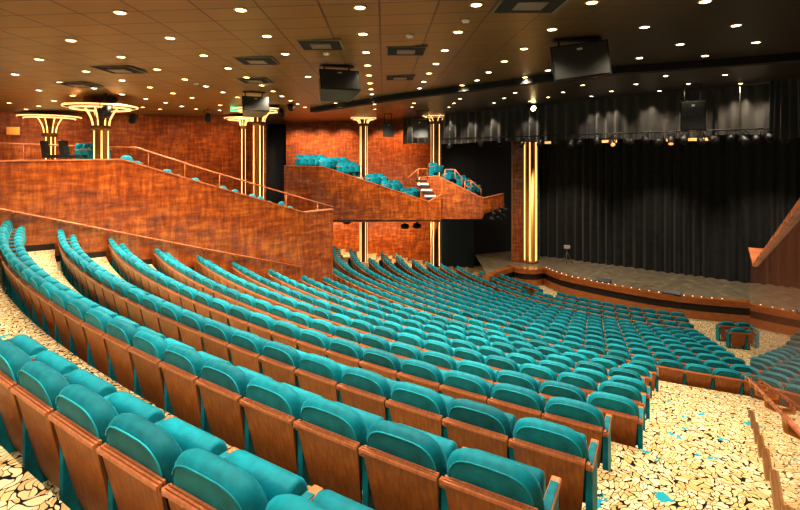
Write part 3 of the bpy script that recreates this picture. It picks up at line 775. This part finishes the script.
# ---------------------------------------------------------------- boxes: seats, rails
def lounge(px, py, Y, rz, label, grp, n=1):
    p = P(px, py, Y)
    o = build_seat(True); o.location = p; o.rotation_euler = (0, 0, rz)
    return tag(o, label, 'theatre seat', grp)
box_seats = [(82, 158, 16.9), (89, 158, 16.7), (96, 158, 16.5)]
for i, (px, py, Y) in enumerate(box_seats):
    p = P(px, py, Y); o = dup(proto[True]); o.location = (p.x, p.y, CZ-.42); o.rotation_euler = (0, 0, -1.9)
    tag(o, 'teal seat on the upper left landing in front of the lit column, %s of three' % ORD[i], 'theatre seat', 'teal seats in the left box')
for i, px in enumerate((128, 170, 199, 228, 240, 258, 266, 288)):
    q = lw(px)+Vector((-.565, .825))*.7; t = (px-122)/183
    o = dup(proto[True]); o.location = (q.x, q.y, CZ-.80-1.93*t); o.rotation_euler = (0, 0, -1.6)
    tag(o, 'teal seat peeking over the sloping left wall, %s down from the landing' % ORD[i], 'theatre seat', 'teal seats in the left box')
# dark chairs on the landing
def dark_chair(px, Y, m, label, w=.5):
    p = P(px, 158, Y); o = empty('lounge_chair', (p.x, p.y, CZ-.42), -1.2)
    MB().bbox((-w/2, 0, .36), (w/2, .5, .46), .03).obj('seat', m, o)
    MB().bbox((-w/2, -.06, .36), (w/2, .06, .92), .03, Matrix.Rotation(.12, 4, 'X')).obj('backrest', m, o)
    for x in (-w/2+.04, w/2-.04):
        for y in (.04, .46): MB().tube([(x, y, 0), (x, y, .37)], .018, 6).obj('leg', 'black_metal', o)
    return tag(o, label, 'chair')
dark_chair(48, 15.5, 'trim_dark', 'dark slim chair at the left end of the upper landing')
dark_chair(67, 15.2, 'black_gloss', 'bulky black chair between the slim chair and teal seats on landing', .75)
rp = [P(0, 143.5, 16.2), P(112, 147, 17.4), P(136, 147.5, 17.5), P(200, 168, 18.2), P(333, 207, 19.5)]
rail('balcony_rail', [tuple(p) for p in rp], .03, 'thin wooden rail running down behind the seats of the upper left box', (0, 0, 0), 9, 'rail_wood', .8)
# seats in the central balcony
tiers = MB(); FW = Vector((.79, -.61, 0)); SD = Vector((.61, .79, 0))
def tier(px, py, Y, n, name, group, what, k0):
    Y += .85; p0 = P(px, py+4, Y); p0.z -= .12; a = p0-FW*.35-SD*.45; M = Matrix.Translation(p0) @ Matrix.Rotation(math.atan2(SD.y, SD.x), 4, 'Z')
    tiers.box((-.35, -.5, -.55), (S*n-.2, .7, 0), M)
    for i in range(n):
        o = dup(proto[i == 0]); o.location = p0+SD*S*i; o.rotation_euler = (0, 0, math.atan2(FW.y, FW.x)-PI/2)
        tag(o, 'teal seat %s, %s of %s group down the slope' % (what, ORD[i], ORD[k0]), 'theatre seat', group)
for k, (px, py, Y, n) in enumerate([(299, 164, 26.1, 4), (323, 166.5, 26.3, 4), (340, 171.5, 26.5, 3), (368, 183, 27, 3), (384, 189.5, 27.1, 3), (403, 197, 27.3, 3)]):
    tier(px, py, Y, n, 'a', 'teal seats in the central balcony', 'above the central balcony front', k)
for k, (px, py, Y, n) in enumerate([(431, 171, 28, 2), (446, 178, 27.9, 2), (458, 184, 27.7, 2), (469, 191, 27.5, 2)]):
    tier(px, py, Y, n, 'b', 'teal seats in the stage box', 'in the small box beside the stage', k)
struct(tiers.obj('floor_balcony', 'carpet'))
def loop_rail(pts, label, posts):
    o = empty('box_railing', pts[0]); inv = Vector(pts[0])
    MB().tube([p-inv for p in pts], .035, 6).obj('rail', 'rail_wood', o)
    for p, h in posts: MB().tube([p-inv, p-inv-Vector((0, 0, h))], .03, 6).obj('post', 'rail_wood', o)
    return tag(o, label, 'railing')
def rl(pix, Y): return [P(x, y, Y) for x, y in pix]
for pix, lab in ((((408, 178), (418, 169), (427, 168.5), (424, 176)), 'bent metal railing at the top of the small stairs on the balcony'),
                 (((443, 176), (445, 169.5), (455, 169.5), (462, 178), (462, 187)), 'bent metal railing at middle of the stage box'),
                 (((464, 190), (465, 181), (471, 180.5), (481, 189), (481, 197)), 'bent metal railing at the lower end of the stage box')):
    q = rl(pix, 27.3); loop_rail(q, lab, [(q[1], .55), (q[2], .55), (q[-2], .5)])
# stair flight in the balcony
st = empty('balcony_stairs', P(418, 190, 27.6))
for k in range(7):
    a = P(416-.4*k+ (k*2.2), 181+3*k, 27.5-.02*k)-P(418, 190, 27.6)
    MB().box((a.x-.02, a.y, a.z-.05), (a.x+.62, a.y+.3, a.z+.05)).obj('step', 'white_plastic' if k % 2 else 'trim_dark', st)
tag(st, 'short flight of striped steps between the two balcony boxes', 'stairs')
# cluster of stage lamps under the stage box
for i, (px, py) in enumerate(((493, 213), (499, 211), (505, 209), (492, 219), (499, 218), (505, 216))):
    p = P(px, py, 26.5); spotlamp(p, .5+.3*i, -1.1, 'dark_slot', 'black lamp under the tip of the stage box, %s of its cluster' % ORD[i], P(px, 203, 26.5).z, .16)
# ---------------------------------------------------------------- stage things
def monitor(px, py, label):
    p = PZ(px, py, -6.7); o = empty('stage_monitor', p, -.75); o.scale = (.72, .6, .55)
    mb = MB(); mb.add([(-.55, -.25, 0), (.55, -.25, 0), (.55, .25, 0), (-.55, .25, 0), (-.55, -.2, .12), (.55, -.2, .12), (.55, .2, .36), (-.55, .2, .36)], [(0, 1, 2, 3), (4, 5, 6, 7), (0, 1, 5, 4), (1, 2, 6, 5), (2, 3, 7, 6), (3, 0, 4, 7)])
    mb.obj('cabinet', 'black_metal', o); MB().box((-.5, -.262, .03), (.5, -.25, .10)).obj('grille', 'speaker_grille', o)
    return tag(o, label, 'monitor speaker')
monitor(672, 294.5, 'low black wedge monitor speaker on the front edge of stage')
monitor(603, 282, 'second low black wedge speaker near the left part of the stage edge')
p = PZ(567, 263, -6.7); o = empty('work_light', p)
for k in range(3): MB().tube([(0, 0, .7), (.35*math.cos(2.1*k), .35*math.sin(2.1*k), 0)], .018, 6).obj('leg', 'grey_metal', o)
MB().tube([(0, 0, .6), (0, 0, .95)], .018, 6).obj('pole', 'grey_metal', o); MB().bbox((-.18, -.06, .9), (.18, .06, 1.12), .02).obj('lamp_head', 'white_plastic', o)
tag(o, 'small pale tripod work light standing on stage near the pillar', 'work light')
# exit sign
p = P(237, 109, 20); o = empty('exit_sign', p)
MB().bbox((-.3, 0, -.12), (.3, .06, .12), .01).obj('housing', 'white_plastic', o); MB().box((-.27, -.01, -.10), (.27, 0, .10)).obj('sign_face', 'glow_green', o)
MB().tube([(0, .03, .1), (0, .03, ceil_z(p.x, p.y)-p.z)], .012, 6).obj('hanger', 'grey_metal', o)
tag(o, 'small green lit exit sign hanging left of the second column', 'exit sign')

# small black lamps hung from the ceiling on the left, a lit one by the valance
for px, py, Y, lab in ((106, 111, 14.6, 'small black lamp hanging in front of the first lit column capital'), (133, 118, 18, 'small black lamp hanging right of the first lit column'),
                       (208, 117, 20, 'small black lamp hanging left of the green exit sign'), (281, 112, 20, 'small black lamp hanging just right of the tall left column'), (291, 106, 20, 'second small black lamp right of the tall left column, higher up')):
    p = P(px, py, Y); spotlamp(p, .3, -.9, 'dark_slot', lab, ceil_z(p.x, p.y), .22)
q = vpt(531, 22.0); p = P(531, 107, q.y); spotlamp(p, .2, -1.2, 'glow_lamp', 'bright white lamp with open housing shining in front of the valance', ceil_z(p.x, p.y), .26)
for px, py, lab in ((347, 222, 'left'), (405, 227, 'middle'), (417, 226.5, 'right')):
    p = P(px, py-3, 27.6); o = empty('soffit_lamp', p)
    MB().lathe([(.16, 0), (.24, -.06), (.24, -.2), (.17, -.27)], 14).obj('lamp_housing', 'black_metal', o); MB().lathe([(.05, -.04), (.05, .08)], 8).obj('stem', 'black_metal', o)
    tag(o, 'black round lamp under the central balcony, %s one of three' % lab, 'lamp', 'black lamps under the balcony')
p = P(13, 131, 18.6); o = empty('wall_plaque', p, .5); MB().bbox((-.2, -.02, -.15), (.2, .02, .15), .01).obj('plate', 'gold', o)
MB().bbox((-.22, .0, -.17), (.22, .03, .17), .01).obj('frame', 'dark_gold', o); tag(o, 'small golden rectangular plaque on the upper left wall', 'plaque')
mb = MB()
for k in range(9):
    ts = []
    for R in (LEVELS[k][0]+.1, LEVELS[k+1][0]+.1):
        w = Vector((LP.x-ARC.x, LP.y-ARC.y)); b_ = w.dot(LD); c_ = w.dot(w)-R*R; dsc = b_*b_-c_*LD.dot(LD)
        ts.append((-b_-math.sqrt(max(dsc, 0)))/LD.dot(LD))
    (a, c2), z = ts, LEVELS[k][1]
    pa, pb = LP+LD*a, LP+LD*c2
    if c2 < 8.2:
        M = [(pa.x, pa.y), (pb.x, pb.y), (pb.x+LN.x*.03, pb.y+LN.y*.03), (pa.x+LN.x*.03, pa.y+LN.y*.03)]
        mb.add([(x, y, z) for x, y in M]+[(x, y, z+.16) for x, y in M], [(0, 1, 2, 3), (4, 5, 6, 7), (0, 1, 5, 4), (1, 2, 6, 5), (2, 3, 7, 6), (3, 0, 4, 7)])
struct(mb.obj('baseboard_left', 'trim_dark'))
mb = MB()
for k in range(2, 10):
    vv = []
    for R in (LEVELS[k][0]+.1, LEVELS[k+1][0]+.1):
        v = -2.0
        while (Vector((rw(v).x, rw(v).y, 0))-ARC).length > R and v < 11.7: v += .01
        vv.append(v)
    z = LEVELS[k][1]; pa, pb, off = rw(vv[0]), rw(vv[1]), -RD*.035
    M = [pa, pb, pb+off, pa+off]
    mb.add([(p.x, p.y, z) for p in M]+[(p.x, p.y, z+.13) for p in M], [(0, 1, 2, 3), (4, 5, 6, 7), (0, 1, 5, 4), (1, 2, 6, 5), (2, 3, 7, 6), (3, 0, 4, 7)])
struct(mb.obj('baseboard_right', 'dark_gold'))

# ---------------------------------------------------------------- light
def area(name, loc, rot, size, e, col, sy=None):
    ld = bpy.data.lights.new(name, 'AREA'); o = bpy.data.objects.new(name, ld); C.objects.link(o); o.location = loc; o.rotation_euler = rot
    ld.size = size; ld.energy = e; ld.color = col
    if sy: ld.shape = 'RECTANGLE'; ld.size_y = sy
    return o
def spot(name, loc, target, e, ang, col=(1, .7, .4), r=.1):
    ld = bpy.data.lights.new(name, 'SPOT'); o = bpy.data.objects.new(name, ld); C.objects.link(o); o.location = loc
    o.rotation_euler = (Vector(target)-Vector(loc)).to_track_quat('-Z', 'Y').to_euler(); ld.energy = e; ld.spot_size = math.radians(ang); ld.spot_blend = .7; ld.color = col; ld.shadow_soft_size = r
    return o
W = bpy.data.worlds.new('world'); bpy.context.scene.world = W; W.use_nodes = True
W.node_tree.nodes['Background'].inputs['Color'].default_value = (1, .82, .62, 1); W.node_tree.nodes['Background'].inputs['Strength'].default_value = .3
for px, Y in ((300, 31.5), (322, 31.7), (345, 32), (385, 32.3), (408, 32.6)):
    spot('wall_washer', P(px, 122, Y-.9), P(px, 165, Y+.6), 330, 100, (1, .6, .28))
for px, Y in ((20, 17.8), (70, 19), (140, 20.6), (200, 22.5), (240, 24)):
    a = P(px, 116, Y-.9); spot('wall_washer', a, P(px, 165, Y+.9), 130, 110, (1, .6, .28))
for px in (345, 395, 425): spot('balcony_downlight', P(px, 222, 28.5), P(px, 255, 31.5), 420, 130, (1, .7, .4))
for px, y0 in ((300, 135), (340, 140), (380, 145), (420, 150), (455, 150)):
    spot('balcony_fill', P(px, y0-18, 24.5), P(px, y0+30, 27.6), 900, 80, (1, .85, .65), .4)  # unseen fill spots added to brighten the balcony seats
for px in (408, 425, 447, 468, 489, 527, 592, 610, 648, 690, 740, 775):
    q = vpt(px, 22.55); spot('valance_spot', (q.x, q.y, ceil_z(q.x, q.y)-.05), (q.x+.12, q.y+.16, CZ+.8), 110, 75, (1, .85, .65), .03)
for x, y in ((-2.2, 16.5), (.5, 18.5), (3, 20.5)):
    spot('side_block_fill', (x, y, ceil_z(x, y)-.05), (x+.3, y+5.5, CZ-5.5), 750, 60, (1, .82, .6), .08)  # added fill aimed at the far side block, no fixture stands here
# downlights of the same ceiling above and behind the camera
for x, y in ((-5, .6), (-3.2, -.6), (-1.4, .9), (-7.5, 2.5), (-2.5, 2.6), (-5, 4.2), (.1, 2.8), (1.9, 4.6), (-.6, 4.6)):
    spot('downlight_lamp', (x, y, ceil_z(x, y)-.06), (x, y, 0), 250, 130, (1, .82, .60), .12)
for px in (40, 140, 240): 
    q = lw(px)+LN*2.2; spot('wall_washer', (q.x, q.y, ceil_z(q.x, q.y)-.1), (lw(px).x, lw(px).y, CZ-2.2), 260, 90, (1, .68, .38))
sc0 = (CU0+CU0+cdir*14)/2
for t in (3, 8, 13):
    q = CU0+cdir*t-bk*3.2; spot('stage_light', (q.x, q.y, CZ+1.2), (q.x+bk.x*1.2, q.y+bk.y*1.2, SZ), 900, 80, (1, .85, .65))
vs_ = bpy.context.scene.view_settings
vs_.view_transform = 'Standard'; vs_.look = 'None'; vs_.exposure = .42; vs_.gamma = .86
